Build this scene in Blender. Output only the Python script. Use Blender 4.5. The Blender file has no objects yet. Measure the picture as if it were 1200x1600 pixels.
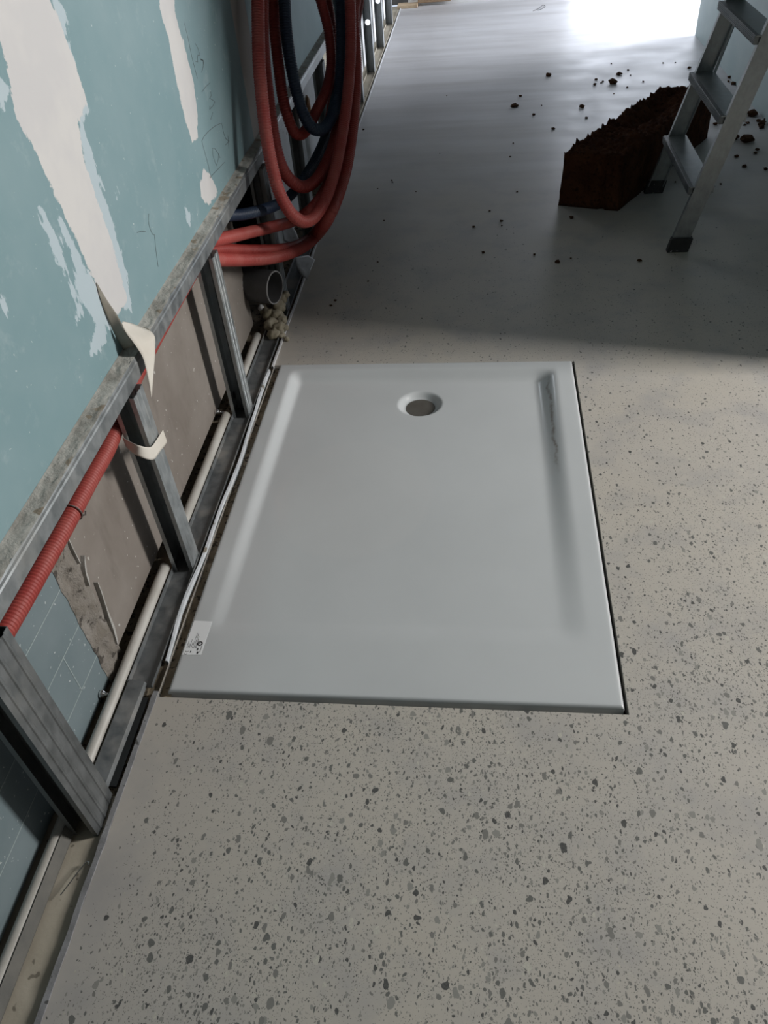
import bpy, bmesh, math, random
from mathutils import Vector, Matrix, noise
C = bpy.context.scene
COL = C.collection
random.seed(7)

# ---------------------------------------------------------------- camera
RGT = Vector((0.99306237, 0.09184537, -0.07342723))
UPV = Vector((-0.00878052, 0.68061642, 0.73258733))
FWD = Vector((-0.11726053, 0.72686018, -0.676701))
FPX = 1227.227
CAM = Vector((0, 0, 1.3))
cd = bpy.data.cameras.new('camera')
cam = bpy.data.objects.new('camera', cd); COL.objects.link(cam)
cam.matrix_world = Matrix(((RGT.x, UPV.x, -FWD.x, CAM.x), (RGT.y, UPV.y, -FWD.y, CAM.y), (RGT.z, UPV.z, -FWD.z, CAM.z), (0, 0, 0, 1)))
cd.sensor_fit = 'VERTICAL'; cd.sensor_height = 36; cd.lens = FPX / 1600 * 36
cd.clip_start = 0.02
C.camera = cam

# ---------------------------------------------------------------- light and exposure
C.view_settings.view_transform = 'Standard'; C.view_settings.look = 'None'
C.view_settings.gamma = 1; C.view_settings.exposure = 0.0
w = bpy.data.worlds.new('overcast_sky'); C.world = w; w.use_nodes = True
w.node_tree.nodes['Background'].inputs[0].default_value = (0.75, 0.85, 1, 1)
w.node_tree.nodes['Background'].inputs[1].default_value = 1.0

def area(name, loc, rot, sx, sy, e, col):
    l = bpy.data.lights.new(name, 'AREA'); l.shape = 'RECTANGLE'; l.size = sx; l.size_y = sy
    l.energy = e; l.color = col
    o = bpy.data.objects.new(name, l); COL.objects.link(o); o.location = loc; o.rotation_euler = rot
    return o
D = math.radians
WA = (3.36, 1.735, 1.80)      # window in the near right wall
area('daylight_near_window', WA, (0, D(90), 0), 1.25, 0.42, 172, (1.0, 0.975, 0.95))
area('daylight_far_door', (1.55, 7.36, .60), (D(-90), 0, 0), 1.7, 1.1, 24, (0.86, 0.9, 1.0))
area('fill_side_room', (-1.55, 6.5, 2.35), (0, D(20), 0), 0.8, 1.4, 32, (0.86, 0.92, 1.0))  # unseen fill lamp added overhead in the side room; brightens the far floor
area('daylight_far_window', (3.36, 6.65, 1.2), (0, D(90), 0), 1.8, 1.3, 215, (0.9, 0.93, 1.0))

# ---------------------------------------------------------------- helpers
def P(px, py, ax, v):
    """point where the sight line through a pixel meets the plane axis=v"""
    d = FWD + RGT * ((px - 600) / FPX) - UPV * ((py - 800) / FPX)
    return CAM + d * ((v - CAM[ax]) / d[ax])

def link(name, me, mat, parent=None):
    o = bpy.data.objects.new(name, me); COL.objects.link(o)
    if mat:
        for m in (mat if isinstance(mat, (list, tuple)) else [mat]): me.materials.append(m)
    if parent: o.parent = parent
    return o
def obj(name, bm, mat, parent=None, smooth=False):
    me = bpy.data.meshes.new(name)
    bmesh.ops.recalc_face_normals(bm, faces=bm.faces)
    bm.to_mesh(me); bm.free()
    if smooth:
        for p in me.polygons: p.use_smooth = True
    return link(name, me, mat, parent)
def tag(o, label, cat, group=None, kind=None):
    o['label'] = label; o['category'] = cat
    if group: o['group'] = group
    if kind: o['kind'] = kind
    return o
def struct(o, label=None, cat=None):
    o['kind'] = 'structure'
    if label: o['label'] = label; o['category'] = cat
    return o
def empty(name, loc, label, cat, group=None, rz=0):
    o = bpy.data.objects.new(name, None); COL.objects.link(o); o.location = loc; o.rotation_euler = (0, 0, rz)
    o.empty_display_size = .05
    return tag(o, label, cat, group)
def sub(bm_parent_loc, bm):
    bmesh.ops.translate(bm, vec=-Vector(bm_parent_loc), verts=bm.verts); return bm

def box(bm, x0, x1, y0, y1, z0, z1, bev=0, mi=0):
    vs = [bm.verts.new((x, y, z)) for x in (x0, x1) for y in (y0, y1) for z in (z0, z1)]
    fs = [bm.faces.new([vs[i] for i in f]) for f in ((0, 1, 3, 2), (4, 6, 7, 5), (0, 4, 5, 1), (2, 3, 7, 6), (0, 2, 6, 4), (1, 5, 7, 3))]
    for f in fs: f.material_index = mi
    if bev:
        es = list({e for f in fs for e in f.edges})
        bmesh.ops.bevel(bm, geom=es, offset=bev, segments=2, profile=.5, affect='EDGES')
    return vs
def obox(bm, c, ux, uy, uz, sx, sy, sz, bev=0):
    """oriented box centred at c"""
    c, ux, uy, uz = map(Vector, (c, ux, uy, uz))
    vs = [bm.verts.new(c + ux * (a * sx / 2) + uy * (b * sy / 2) + uz * (d * sz / 2)) for a in (-1, 1) for b in (-1, 1) for d in (-1, 1)]
    fs = [bm.faces.new([vs[i] for i in f]) for f in ((0, 1, 3, 2), (4, 6, 7, 5), (0, 4, 5, 1), (2, 3, 7, 6), (0, 2, 6, 4), (1, 5, 7, 3))]
    if bev: bmesh.ops.bevel(bm, geom=list({e for f in fs for e in f.edges}), offset=bev, segments=2, profile=.5, affect='EDGES')
    return vs
def ribbon_profile(pts, t):
    """closed outline of a thin sheet following 2D pts"""
    pts = [Vector(p) for p in pts]; L, R = [], []
    for i, p in enumerate(pts):
        a = pts[max(i - 1, 0)]; b = pts[min(i + 1, len(pts) - 1)]
        if 0 < i < len(pts) - 1:
            d1 = (p - a).normalized(); d2 = (b - p).normalized()
            n1 = Vector((-d1.y, d1.x)); n2 = Vector((-d2.y, d2.x)); n = (n1 + n2)
            n = n.normalized() / max(.35, n.normalized().dot(n1))
        else:
            d = (b - a).normalized(); n = Vector((-d.y, d.x))
        L.append(p + n * t / 2); R.append(p - n * t / 2)
    return L + R[::-1]
def extrude(bm, outline, f0, f1, steps=1):
    """outline: 2D list; f0/f1 map (u,v)->3D at either end"""
    rings = []
    for s in range(steps + 1):
        k = s / steps
        rings.append([bm.verts.new(Vector(f0(p)).lerp(Vector(f1(p)), k)) for p in outline])
    n = len(outline)
    for a, b in zip(rings, rings[1:]):
        for i in range(n): bm.faces.new((a[i], a[(i + 1) % n], b[(i + 1) % n], b[i]))
    # caps as quads across the thin sheet
    m = n // 2
    for r in (rings[0], rings[-1]):
        for i in range(m - 1):
            bm.faces.new((r[i], r[i + 1], r[n - 2 - i], r[n - 1 - i]))
def catmull(pts, step):
    pts = [Vector(p) for p in pts]; q = [pts[0] * 2 - pts[1]] + pts + [pts[-1] * 2 - pts[-2]]; out = []
    for i in range(1, len(q) - 2):
        a, b, c, d = q[i - 1:i + 3]; n = max(2, int((c - b).length / step))
        for k in range(n):
            t = k / n
            out.append(.5 * ((2 * b) + (c - a) * t + (2 * a - 5 * b + 4 * c - d) * t * t + (3 * b - a - 3 * c + d) * t ** 3))
    out.append(pts[-1]); return out
def resample(pts, step):
    out = [pts[0]]; acc = 0
    for a, b in zip(pts, pts[1:]):
        L = (b - a).length; s = step - acc
        while s <= L and L > 0:
            out.append(a.lerp(b, s / L)); s += step
        acc = L - (s - step)
    return out
def tube(bm, pts, rad, seg=12, cap=True):
    """rad: number or function(index)"""
    pts = [Vector(p) for p in pts]; n = len(pts)
    T = [(pts[min(i + 1, n - 1)] - pts[max(i - 1, 0)]).normalized() for i in range(n)]
    N = T[0].orthogonal().normalized(); rings = []
    for i in range(n):
        N = (N - T[i] * N.dot(T[i])).normalized(); B = T[i].cross(N); r = rad(i) if callable(rad) else rad
        rings.append([bm.verts.new(pts[i] + (N * math.cos(2 * math.pi * k / seg) + B * math.sin(2 * math.pi * k / seg)) * r) for k in range(seg)])
    for a, b in zip(rings, rings[1:]):
        for k in range(seg): bm.faces.new((a[k], a[(k + 1) % seg], b[(k + 1) % seg], b[k]))
    if cap: bm.faces.new(rings[0][::-1]); bm.faces.new(rings[-1])
def hose_mesh(bm, ctrl, r, pitch, depth, seg=14):
    pts = resample(catmull(ctrl, .004), pitch / 4)
    prof = (0, -.35, -1, -.35)
    tube(bm, pts, lambda i: r + depth * prof[i % 4], seg)
def cyl(bm, c, axis, r, L, seg=24, r2=None):
    c = Vector(c); a = Vector(axis).normalized(); N = a.orthogonal().normalized(); B = a.cross(N); r2 = r if r2 is None else r2
    A0 = [bm.verts.new(c + (N * math.cos(2 * math.pi * k / seg) + B * math.sin(2 * math.pi * k / seg)) * r) for k in range(seg)]
    A1 = [bm.verts.new(c + a * L + (N * math.cos(2 * math.pi * k / seg) + B * math.sin(2 * math.pi * k / seg)) * r2) for k in range(seg)]
    for k in range(seg): bm.faces.new((A0[k], A0[(k + 1) % seg], A1[(k + 1) % seg], A1[k]))
    bm.faces.new(A0[::-1]); bm.faces.new(A1)

# ---------------------------------------------------------------- materials
class NT:
    def __init__(s, name):
        s.m = bpy.data.materials.new(name); s.m.use_nodes = True; s.t = s.m.node_tree; s.b = s.t.nodes['Principled BSDF']
        s.co = s.n('ShaderNodeTexCoord').outputs['Object']
    def n(s, ty, **kw):
        x = s.t.nodes.new(ty)
        for k, v in kw.items(): setattr(x, k, v)
        return x
    def l(s, a, b): s.t.links.new(a, b)
    def put(s, inp, v):
        if hasattr(v, 'is_linked') or hasattr(v, 'links'): s.l(v, inp)
        else: inp.default_value = v
    def noise(s, scale, detail=3, rough=.55, vec=None, dist=0):
        x = s.n('ShaderNodeTexNoise'); x.inputs['Scale'].default_value = scale; x.inputs['Detail'].default_value = detail
        x.inputs['Roughness'].default_value = rough; x.inputs['Distortion'].default_value = dist; s.l(vec or s.co, x.inputs['Vector']); return x.outputs['Fac']
    def mapv(s, sc, rot=(0, 0, 0), loc=(0, 0, 0), vec=None):
        x = s.n('ShaderNodeMapping'); x.inputs['Scale'].default_value = sc; x.inputs['Rotation'].default_value = rot; x.inputs['Location'].default_value = loc
        s.l(vec or s.co, x.inputs['Vector']); return x.outputs[0]
    def math(s, op, a, b=0.0, c=None, clamp=False):
        x = s.n('ShaderNodeMath', operation=op, use_clamp=clamp); s.put(x.inputs[0], a); s.put(x.inputs[1], b)
        if c is not None: s.put(x.inputs[2], c)
        return x.outputs[0]
    def ramp(s, f, lo, hi, a=0.0, b=1.0):
        x = s.n('ShaderNodeMapRange', clamp=True); s.l(f, x.inputs[0])
        for i, v in zip((1, 2, 3, 4), (lo, hi, a, b)): s.put(x.inputs[i], v)
        return x.outputs[0]
    def mix(s, f, a, b):
        x = s.n('ShaderNodeMix', data_type='RGBA'); s.put(x.inputs[0], f)
        s.put(x.inputs[6], a if not isinstance(a, tuple) else (*a, 1)); s.put(x.inputs[7], b if not isinstance(b, tuple) else (*b, 1)); return x.outputs[2]
    def xyz(s):
        x = s.n('ShaderNodeSeparateXYZ'); s.l(s.co, x.inputs[0]); return x.outputs
    def attr(s, name):
        x = s.n('ShaderNodeAttribute', attribute_name=name); return x.outputs['Fac']
    def bump(s, h, strength=.3, dist=.002):
        x = s.n('ShaderNodeBump'); x.inputs['Strength'].default_value = strength; x.inputs['Distance'].default_value = dist
        s.l(h, x.inputs['Height']); s.l(x.outputs[0], s.b.inputs['Normal'])
    def fin(s, col, rough=.6, metal=0.0, spec=None):
        s.put(s.b.inputs['Base Color'], col if not isinstance(col, tuple) else (*col, 1))
        s.put(s.b.inputs['Roughness'], rough); s.put(s.b.inputs['Metallic'], metal)
        if spec is not None: s.b.inputs['Specular IOR Level'].default_value = spec
        return s.m

def mottled(name, a, b, scale=8, rough=.8, metal=0.0, bump=.2, spots=None, spotscale=60, spotthr=.68, bdist=.002, spec=None):
    m = NT(name); f = m.noise(scale, 5, .6); c = m.mix(m.ramp(f, .35, .65), a, b)
    if spots:
        g = m.noise(spotscale, 2, .5); c = m.mix(m.ramp(g, spotthr, spotthr + .04), c, spots)
    if bump: m.bump(m.noise(scale * 8, 4, .6), bump, bdist)
    return m.fin(c, rough, metal, spec)

def mat_floor():
    m = NT('polished_screed'); x, y, z = m.xyz()[:3]
    big = m.noise(1.3, 4, .6); mid = m.noise(7, 4, .6); fine = m.noise(220, 2, .6)
    base = m.mix(m.ramp(big, .38, .62), (.475, .44, .385), (.44, .415, .38))
    base = m.mix(m.math('MULTIPLY', m.ramp(mid, .48, .68), .6), base, (.34, .33, .325))
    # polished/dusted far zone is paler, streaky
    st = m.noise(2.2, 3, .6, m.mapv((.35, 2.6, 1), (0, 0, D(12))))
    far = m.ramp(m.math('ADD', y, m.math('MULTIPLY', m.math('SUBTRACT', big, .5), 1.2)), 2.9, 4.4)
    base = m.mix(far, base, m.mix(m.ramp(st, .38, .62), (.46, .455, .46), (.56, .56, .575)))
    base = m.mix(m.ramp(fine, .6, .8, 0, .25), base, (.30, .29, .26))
    # zones where the aggregate is ground open
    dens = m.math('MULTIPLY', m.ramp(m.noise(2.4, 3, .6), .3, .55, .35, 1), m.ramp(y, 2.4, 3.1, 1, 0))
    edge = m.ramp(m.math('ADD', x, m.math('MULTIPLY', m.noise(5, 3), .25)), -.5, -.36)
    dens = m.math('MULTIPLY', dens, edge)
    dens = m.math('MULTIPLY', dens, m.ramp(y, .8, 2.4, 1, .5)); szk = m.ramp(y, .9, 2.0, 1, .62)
    wn = m.n('ShaderNodeTexNoise'); wn.inputs['Scale'].default_value = 70; m.l(m.co, wn.inputs['Vector'])
    vm = m.n('ShaderNodeVectorMath', operation='MULTIPLY_ADD'); m.l(wn.outputs['Color'], vm.inputs[0]); vm.inputs[1].default_value = (.012, .012, 0); m.l(m.co, vm.inputs[2])
    flat = m.mapv((1, 1, 0), vec=vm.outputs[0])
    def layer(scale, rot, sx, pres, rmin, rmax, base, greys):
        v = m.n('ShaderNodeTexVoronoi', voronoi_dimensions='2D', feature='F1'); v.inputs['Scale'].default_value = scale
        m.l(m.mapv((sx, 1, 0), (0, 0, D(rot)), vec=flat), v.inputs['Vector'])
        s = m.n('ShaderNodeSeparateColor'); m.l(v.outputs['Color'], s.inputs[0]); r, g, b = s.outputs[:3]
        rad = m.math('MULTIPLY', m.math('MULTIPLY_ADD', m.math('POWER', r, 2.4), rmax - rmin, rmin), szk)
        ins = m.math('LESS_THAN', v.outputs['Distance'], rad)
        on = m.math('LESS_THAN', g, m.math('MULTIPLY', dens, pres))
        k = m.math('MULTIPLY', ins, on)
        cr = m.n('ShaderNodeValToRGB'); m.l(b, cr.inputs[0]); e = cr.color_ramp.elements
        cr.color_ramp.interpolation = 'CONSTANT'
        e[0].position = 0; e[0].color = (*greys[0], 1); e[1].position = .3; e[1].color = (*greys[1], 1)
        for i, p in enumerate((.55, .78, .93)): q = e.new(p); q.color = (*greys[2 + i], 1)
        tone = m.mix(m.ramp(m.noise(300, 2), .3, .7, 0, .35), cr.outputs[0], (.22, .22, .2))
        return m.mix(k, base, tone)
    G = [(.12, .12, .112), (.19, .185, .17), (.27, .265, .24), (.055, .055, .054), (.54, .52, .45)]
    c = layer(300, 15, 1.2, .45, .10, .36, base, [(.17, .165, .15), (.25, .245, .22), (.31, .30, .27), (.10, .10, .09), (.5, .48, .4)])
    c = layer(170, 0, 1.35, .55, .10, .36, c, [(.14, .14, .13), (.24, .235, .21), (.30, .29, .26), (.075, .075, .07), (.5, .48, .4)])
    c = layer(90, 30, 1.6, .6, .09, .38, c, G)
    c = layer(52, 75, 1.3, .42, .08, .36, c, G)
    c = layer(33, 120, 1.6, .2, .08, .30, c, G)
    m.bump(m.noise(9, 3), .06, .004)
    rg = m.ramp(m.noise(4, 4), .3, .7, .38, .55)
    return m.fin(c, rg, 0, .5)
FLOOR = mat_floor()

def mat_steel(name, dark=1.0, dirt=(.33, .32, .29), amt=.5, rough=.42):
    m = NT(name)
    sp = m.noise(35, 4, .65, m.mapv((1, 1, .6))); big = m.noise(9, 4, .6)
    c = m.mix(m.ramp(sp, .35, .65), (.30 * dark, .325 * dark, .335 * dark), (.44 * dark, .465 * dark, .475 * dark))
    d = m.ramp(big, .48, .68, 0, amt)
    c = m.mix(d, c, dirt); m.bump(m.noise(120, 3), .08, .001)
    return m.fin(c, m.ramp(sp, .3, .7, rough - .08, rough + .12), m.ramp(d, 0, 1, .85, .1))
STEEL = mat_steel('galvanised_steel'); STEEL2 = mat_steel('dull_galvanised_steel', .7, (.2, .2, .185), .6, .5)
STEEL3 = mat_steel('shaded_galvanised_steel', .5, (.14, .14, .13), .6, .5)  # darkened steel copy; the near left shade is put into its colour
DUSTY = mat_steel('dust_coated_steel', .55, (.25, .24, .22), .9, .6)
ALU = mat_steel('worn_aluminium', .9, (.3, .3, .28), .5, .42)

def mat_board():
    m = NT('green_plasterboard_with_filler')
    a = m.attr('filler'); s = m.attr('smear')
    rag = m.noise(45, 5, .65, m.mapv((1, 1, .45), (D(-12), 0, 0))); rag2 = m.noise(14, 4, .6, m.mapv((1, 1, .3)))
    f = m.math('ADD', a, m.math('ADD', m.math('MULTIPLY', m.math('SUBTRACT', rag, .5), .030), m.math('MULTIPLY', m.math('SUBTRACT', rag2, .5), .028)))
    f = m.math('ADD', f, m.math('MULTIPLY', m.math('SUBTRACT', m.noise(150, 4, .7), .5), .014)); k = m.ramp(f, -.0006, .0012)
    g = m.math('ADD', s, m.math('ADD', m.math('MULTIPLY', m.math('SUBTRACT', rag, .5), .07), m.math('MULTIPLY', m.math('SUBTRACT', rag2, .5), .03)))
    k2 = m.ramp(g, -.0006, .002, 0, .75)
    b = m.mix(m.ramp(m.noise(5, 4, .6), .35, .7), (.165, .262, .282), (.20, .292, .312))
    b = m.mix(m.ramp(m.noise(18, 4, .7), .58, .75, 0, .35), b, (.34, .41, .43))
    b = m.mix(m.ramp(m.noise(90, 2, .5), .73, .76), b, (.42, .48, .49))
    c = m.mix(k2, b, (.46, .53, .57))
    wh = m.mix(m.ramp(m.noise(8, 3), .4, .6), (.55, .54, .525), (.51, .503, .5))
    c = m.mix(k, c, wh)
    m.bump(m.math('ADD', m.math('MULTIPLY', k, 1.0), m.math('MULTIPLY', m.noise(60, 4), .25)), .25, .0015)
    return m.fin(c, .62)
BOARD = mat_board()
TEAL = mottled('teal_plasterboard', (.235, .36, .38), (.29, .42, .44), 4, .7, bump=.05)
TEALPALE = mottled('pale_teal_plasterboard', (.36, .45, .46), (.42, .5, .5), 4, .6, bump=.05)
WHITE = mottled('white_plaster', (.74, .74, .73), (.8, .8, .8), 3, .75, bump=.05)
GREYW = mottled('bare_grey_render', (.13, .13, .127), (.16, .16, .157), 3, .9, bump=.05)
BACKP = NT('grey_brown_board_paper')
def _bp(m):
    f = m.noise(5, 5, .6); c = m.mix(m.ramp(f, .35, .65), (.165, .142, .122), (.215, .192, .170))
    c = m.mix(m.ramp(m.noise(14, 4, .6, m.mapv((1, 1, .35))), .6, .75, 0, .6), c, (.12, .10, .085))
    c = m.mix(m.ramp(m.noise(95, 2, .4), .73, .76), c, (.45, .44, .41))
    m.bump(m.noise(60, 4), .15, .001); return m.fin(c, .8)
BACKP = _bp(BACKP)
PAPERGREY = mottled('grey_paper_strip', (.36, .34, .32), (.41, .39, .37), 6, .8)
PALEB = mottled('pale_grey_board', (.52, .53, .54), (.6, .61, .62), 5, .8, spots=(.3, .29, .27), spotscale=40, spotthr=.7)
def _blk():
    m = NT('blue_gypsum_block'); c = m.mix(m.ramp(m.noise(6, 4), .35, .65), (.12, .16, .172), (.15, .19, .202))
    c = m.mix(m.ramp(m.noise(22, 4, .7), .6, .78, 0, .5), c, (.12, .145, .15))
    c = m.mix(m.ramp(m.noise(110, 2, .5), .70, .73), c, (.4, .43, .43))
    m.bump(m.noise(40, 4), .15, .001); return m.fin(c, .7)
BLOCK = _blk()
JOINT = mottled('pale_joint', (.24, .29, .29), (.29, .34, .34), 40, .8)
MORTAR = mottled('rough_mortar', (.17, .15, .125), (.25, .23, .205), 22, .95, bump=.9, spots=(.08, .07, .06), spotscale=38, spotthr=.60, bdist=.006)
RAW = mottled('broken_plaster_edge', (.3, .29, .265), (.42, .41, .39), 30, .9, bump=.6)
DIRT = mottled('brown_site_dirt', (.20, .165, .115), (.30, .25, .185), 16, .95, bump=.8, spots=(.07, .055, .04), spotscale=70, spotthr=.58, bdist=.004)
TAN = mottled('tan_screed_dust', (.40, .36, .285), (.46, .42, .345), 9, .9, bump=.3, spots=(.2, .18, .14), spotscale=45, spotthr=.67)
CRUST = mottled('grimy_plaster_dust', (.27, .255, .225), (.44, .43, .395), 18, .95, bump=.7, spots=(.24, .20, .15), spotscale=26, spotthr=.60, bdist=.003)
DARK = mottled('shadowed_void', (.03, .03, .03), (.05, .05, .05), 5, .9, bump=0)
FOAMG = mottled('grey_edge_foam', (.17, .17, .175), (.26, .265, .275), 30, .85, bump=.3, spots=(.08, .08, .08), spotscale=60, spotthr=.64)
FILM = mottled('whitish_plastic_film', (.50, .54, .57), (.68, .71, .74), 25, .35, bump=.4, spots=(.25, .23, .19), spotscale=22, spotthr=.64)
RED = NT('red_corrugated_plastic')
def _red(name, a, b, spec=.4, rough=.5):
    m = NT(name); c = m.mix(m.ramp(m.noise(14, 4), .4, .65), a, b); return m.fin(c, rough, 0, spec)
RED = _red('red_corrugated_plastic', (.20, .020, .016), (.25, .034, .026))
RED2 = _red('dusty_red_corrugated_plastic', (.30, .045, .038), (.33, .075, .062))
BLUE = _red('navy_corrugated_plastic', (.010, .020, .045), (.020, .034, .06))
PVC = mottled('dusty_white_pipe', (.48, .47, .44), (.38, .365, .33), 12, .45, bump=0)
GREYPIPE = mottled('shaded_waste_pipe', (.055, .055, .056), (.075, .075, .077), 10, .45, bump=0)  # grey darkened to hold the shadow the pipe body sits in
PIPERIM = mottled('worn_pipe_rim', (.2, .2, .2), (.25, .25, .25), 10, .5, bump=0)
FOAM = mottled('yellowish_expanding_foam', (.22, .195, .13), (.33, .30, .23), 22, .8, bump=.6)
TAPE = mottled('paper_joint_tape', (.55, .515, .45), (.61, .58, .52), 10, .85, bump=.1)
BRICK = NT('dark_brown_clay')
def _br():
    m = NT('dark_brown_clay'); c = m.mix(m.ramp(m.noise(12, 5), .35, .65), (.045, .016, .008), (.085, .034, .016))
    c = m.mix(m.ramp(m.noise(50, 4, .7), .5, .7), c, (.022, .009, .006)); m.bump(m.noise(70, 5, .7), .8, .006); return m.fin(c, .95, 0, .1)
BRICK = _br()
CRUMB = mottled('brown_crumb', (.05, .026, .016), (.09, .045, .024), 60, .95, bump=.6, spec=.1)
RUBBER = mottled('black_ladder_rubber', (.012, .012, .013), (.03, .03, .03), 20, .6, spots=(.3, .3, .3), spotscale=60, spotthr=.66)
WOOD = mottled('pale_raw_wood', (.42, .31, .2), (.52, .4, .27), 9, .8, bump=.2)
CARD = mottled('brown_cardboard', (.3, .2, .12), (.34, .24, .15), 4, .85)
ORANGEF = mottled('orange_brown_foam', (.25, .12, .05), (.36, .2, .1), 20, .9, bump=.7)
INK = NT('black_print').fin((.02, .02, .022), .6)
PENCIL = NT('graphite').fin((.07, .085, .09), .5)
PAPER = NT('sticker_paper').fin((.80, .82, .83), .45)
CHROME = NT('bright_bolt_steel').fin((.7, .7, .7), .18, 1.0)
def _en():
    m = NT('white_enamel'); x, y, z = m.xyz()[:3]; x = m.math('ADD', x, -.167); y = m.math('ADD', y, 1.46)
    c = m.mix(m.ramp(m.noise(3, 4), .4, .65), (.525, .545, .552), (.50, .52, .527))
    # slightly paler round patch, and a brown scuff on the right slope
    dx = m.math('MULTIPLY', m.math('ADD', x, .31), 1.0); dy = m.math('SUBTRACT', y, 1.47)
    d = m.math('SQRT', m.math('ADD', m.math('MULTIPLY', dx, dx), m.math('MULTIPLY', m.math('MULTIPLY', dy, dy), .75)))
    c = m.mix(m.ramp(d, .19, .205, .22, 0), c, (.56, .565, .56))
    sx = m.math('ABSOLUTE', m.math('SUBTRACT', m.math('ADD', x, m.math('MULTIPLY', m.noise(12), .03)), .218))
    sc = m.math('MULTIPLY', m.ramp(sx, .001, .006, 1, 0), m.ramp(m.math('ABSOLUTE', m.math('SUBTRACT', y, 1.78)), .15, .24, 1, 0))
    c = m.mix(m.math('MULTIPLY', sc, m.ramp(m.noise(60, 3), .38, .6, .15, .7)), c, (.22, .18, .15))
    return m.fin(c, m.ramp(m.noise(5, 4), .35, .65, .16, .24), 0, .5)
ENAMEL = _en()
DRAINM = mottled('dull_drain_cover', (.075, .068, .058), (.095, .088, .078), 20, .7, bump=0)

# ---------------------------------------------------------------- room shell
TX0, TX1, TY0, TY1 = -.612, .278, .859, 2.061        # the tray's outline
HX0, HX1, HY0, HY1 = -.630, .2855, .848, 2.063       # the recess in the screed
bm = bmesh.new()
xs = [-.632, HX0, HX1, 1.36, 3.4]; ys = [-2, HY0, HY1, 7.4]
for i in range(4):
    for j in range(3):
        if i == 1 and j == 1: continue
        bm.faces.new([bm.verts.new(p) for p in ((xs[i], ys[j], 0), (xs[i + 1], ys[j], 0), (xs[i + 1], ys[j + 1], 0), (xs[i], ys[j + 1], 0))])
# the recess walls and the screed's left edge
for (a, b) in (((HX1, HY0), (HX1, HY1)), ((HX0, HY0), (HX1, HY0)), ((HX0, HY1), (HX1, HY1)), ((-.632, -2), (-.632, 7.4))):
    bm.faces.new([bm.verts.new(p) for p in ((*a, 0), (*b, 0), (*b, -.07), (*a, -.07))])
bmesh.ops.remove_doubles(bm, verts=bm.verts, dist=1e-5)
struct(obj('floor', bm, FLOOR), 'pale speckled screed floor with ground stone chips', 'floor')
bm = bmesh.new(); box(bm, -2.2, 3.4, -2, 7.4, -.12, -.07)
struct(obj('floor_base', bm, DIRT), 'rough sub floor showing in the gaps', 'floor')
# dust bed inside the wall
def bed(name, x0, x1, y0, y1, z, amp, mat, nx, ny, label):
    bm = bmesh.new(); g = []
    for j in range(ny + 1):
        row = []
        for i in range(nx + 1):
            x = x0 + (x1 - x0) * i / nx; y = y0 + (y1 - y0) * j / ny
            row.append(bm.verts.new((x, y, z + amp * noise.noise(Vector((x * 40, y * 40, 0))) + amp * .5 * noise.noise(Vector((x * 120, y * 120, 5))))))
        g.append(row)
    for j in range(ny):
        for i in range(nx): bm.faces.new((g[j][i], g[j][i + 1], g[j + 1][i + 1], g[j + 1][i]))
    return struct(obj(name, bm, mat, smooth=True), label, 'floor')
bed('floor_dirt', -.96, -.632, .62, 4.2, -.008, .005, DIRT, 24, 260, 'brown dirt and grit on the floor inside the open wall')
bed('floor_dust', -.96, -.632, -.6, .64, -.006, .002, TAN, 20, 80, 'tan dusty floor strip inside the near end of the wall')
bed('floor_rubble', -2.2, -.632, 4.2, 7.4, -.008, .006, TAN, 40, 90, 'dusty rubble floor of the room beyond the bare studs')
bed('floor_gap', -.6315, -.606, .842, 2.062, -.010, .007, DIRT, 6, 160, 'brown rough gap between the shower tray and the wall')

def grid_board(name, x, th, y0, y1, z0, z1, fy, fz, step, mat, polys, smears, parent=None):
    """board facing +x; a fine grid carries signed distances to the filler outlines"""
    Ys = [y0]; y = fy[0]
    while y < fy[1]: Ys.append(y); y += step
    Ys.append(y1); Zs = [z0] if z0 < fz[0] - 1e-6 else []; z = fz[0]
    while z < fz[1]: Zs.append(z); z += step
    Zs.append(z1); bm = bmesh.new()
    V = [[bm.verts.new((x, a, b)) for b in Zs] for a in Ys]
    for i in range(len(Ys) - 1):
        for j in range(len(Zs) - 1): bm.faces.new((V[i][j], V[i + 1][j], V[i + 1][j + 1], V[i][j + 1]))
    coords = [(a, b) for a in Ys for b in Zs]
    nfront = len(coords)
    for (p, q) in (((y0, z0), (y1, z0)), ((y1, z0), (y1, z1)), ((y0, z1), (y1, z1)), ((y0, z0), (y0, z1))):
        bm.faces.new([bm.verts.new(t) for t in ((x, *p), (x, *q), (x - th, *q), (x - th, *p))])
    bm.faces.new([bm.verts.new((x - th, *t)) for t in ((y0, z0), (y0, z1), (y1, z1), (y1, z0))])
    me = bpy.data.meshes.new(name); bm.to_mesh(me); bm.free()
    def sd(pt, poly):
        px, py = pt; inside = False; d = 9.
        for i in range(len(poly)):
            ax, ay = poly[i]; bx, by = poly[i - 1]
            ex, ey = bx - ax, by - ay; t = max(0, min(1, ((px - ax) * ex + (py - ay) * ey) / (ex * ex + ey * ey + 1e-12)))
            d = min(d, math.hypot(px - ax - ex * t, py - ay - ey * t))
            if (ay > py) != (by > py) and px < ex * (py - ay) / (by - ay) + ax: inside = not inside
        return d if inside else -d
    for an, ps in (('filler', polys), ('smear', smears)):
        at = me.attributes.new(an, 'FLOAT', 'POINT')
        vals = [-.2] * len(me.vertices)
        for i, c in enumerate(coords):
            if fy[0] <= c[0] <= fy[1] and fz[0] <= c[1] <= fz[1]: vals[i] = max([-.2] + [sd(c, p) for p in ps])
        at.data.foreach_set('value', vals)
    return link(name, me, mat, parent)
BX = -.69
def poly(pts): return [(P(a, b, 0, BX).y, P(a, b, 0, BX).z) for a, b in pts]
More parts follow.
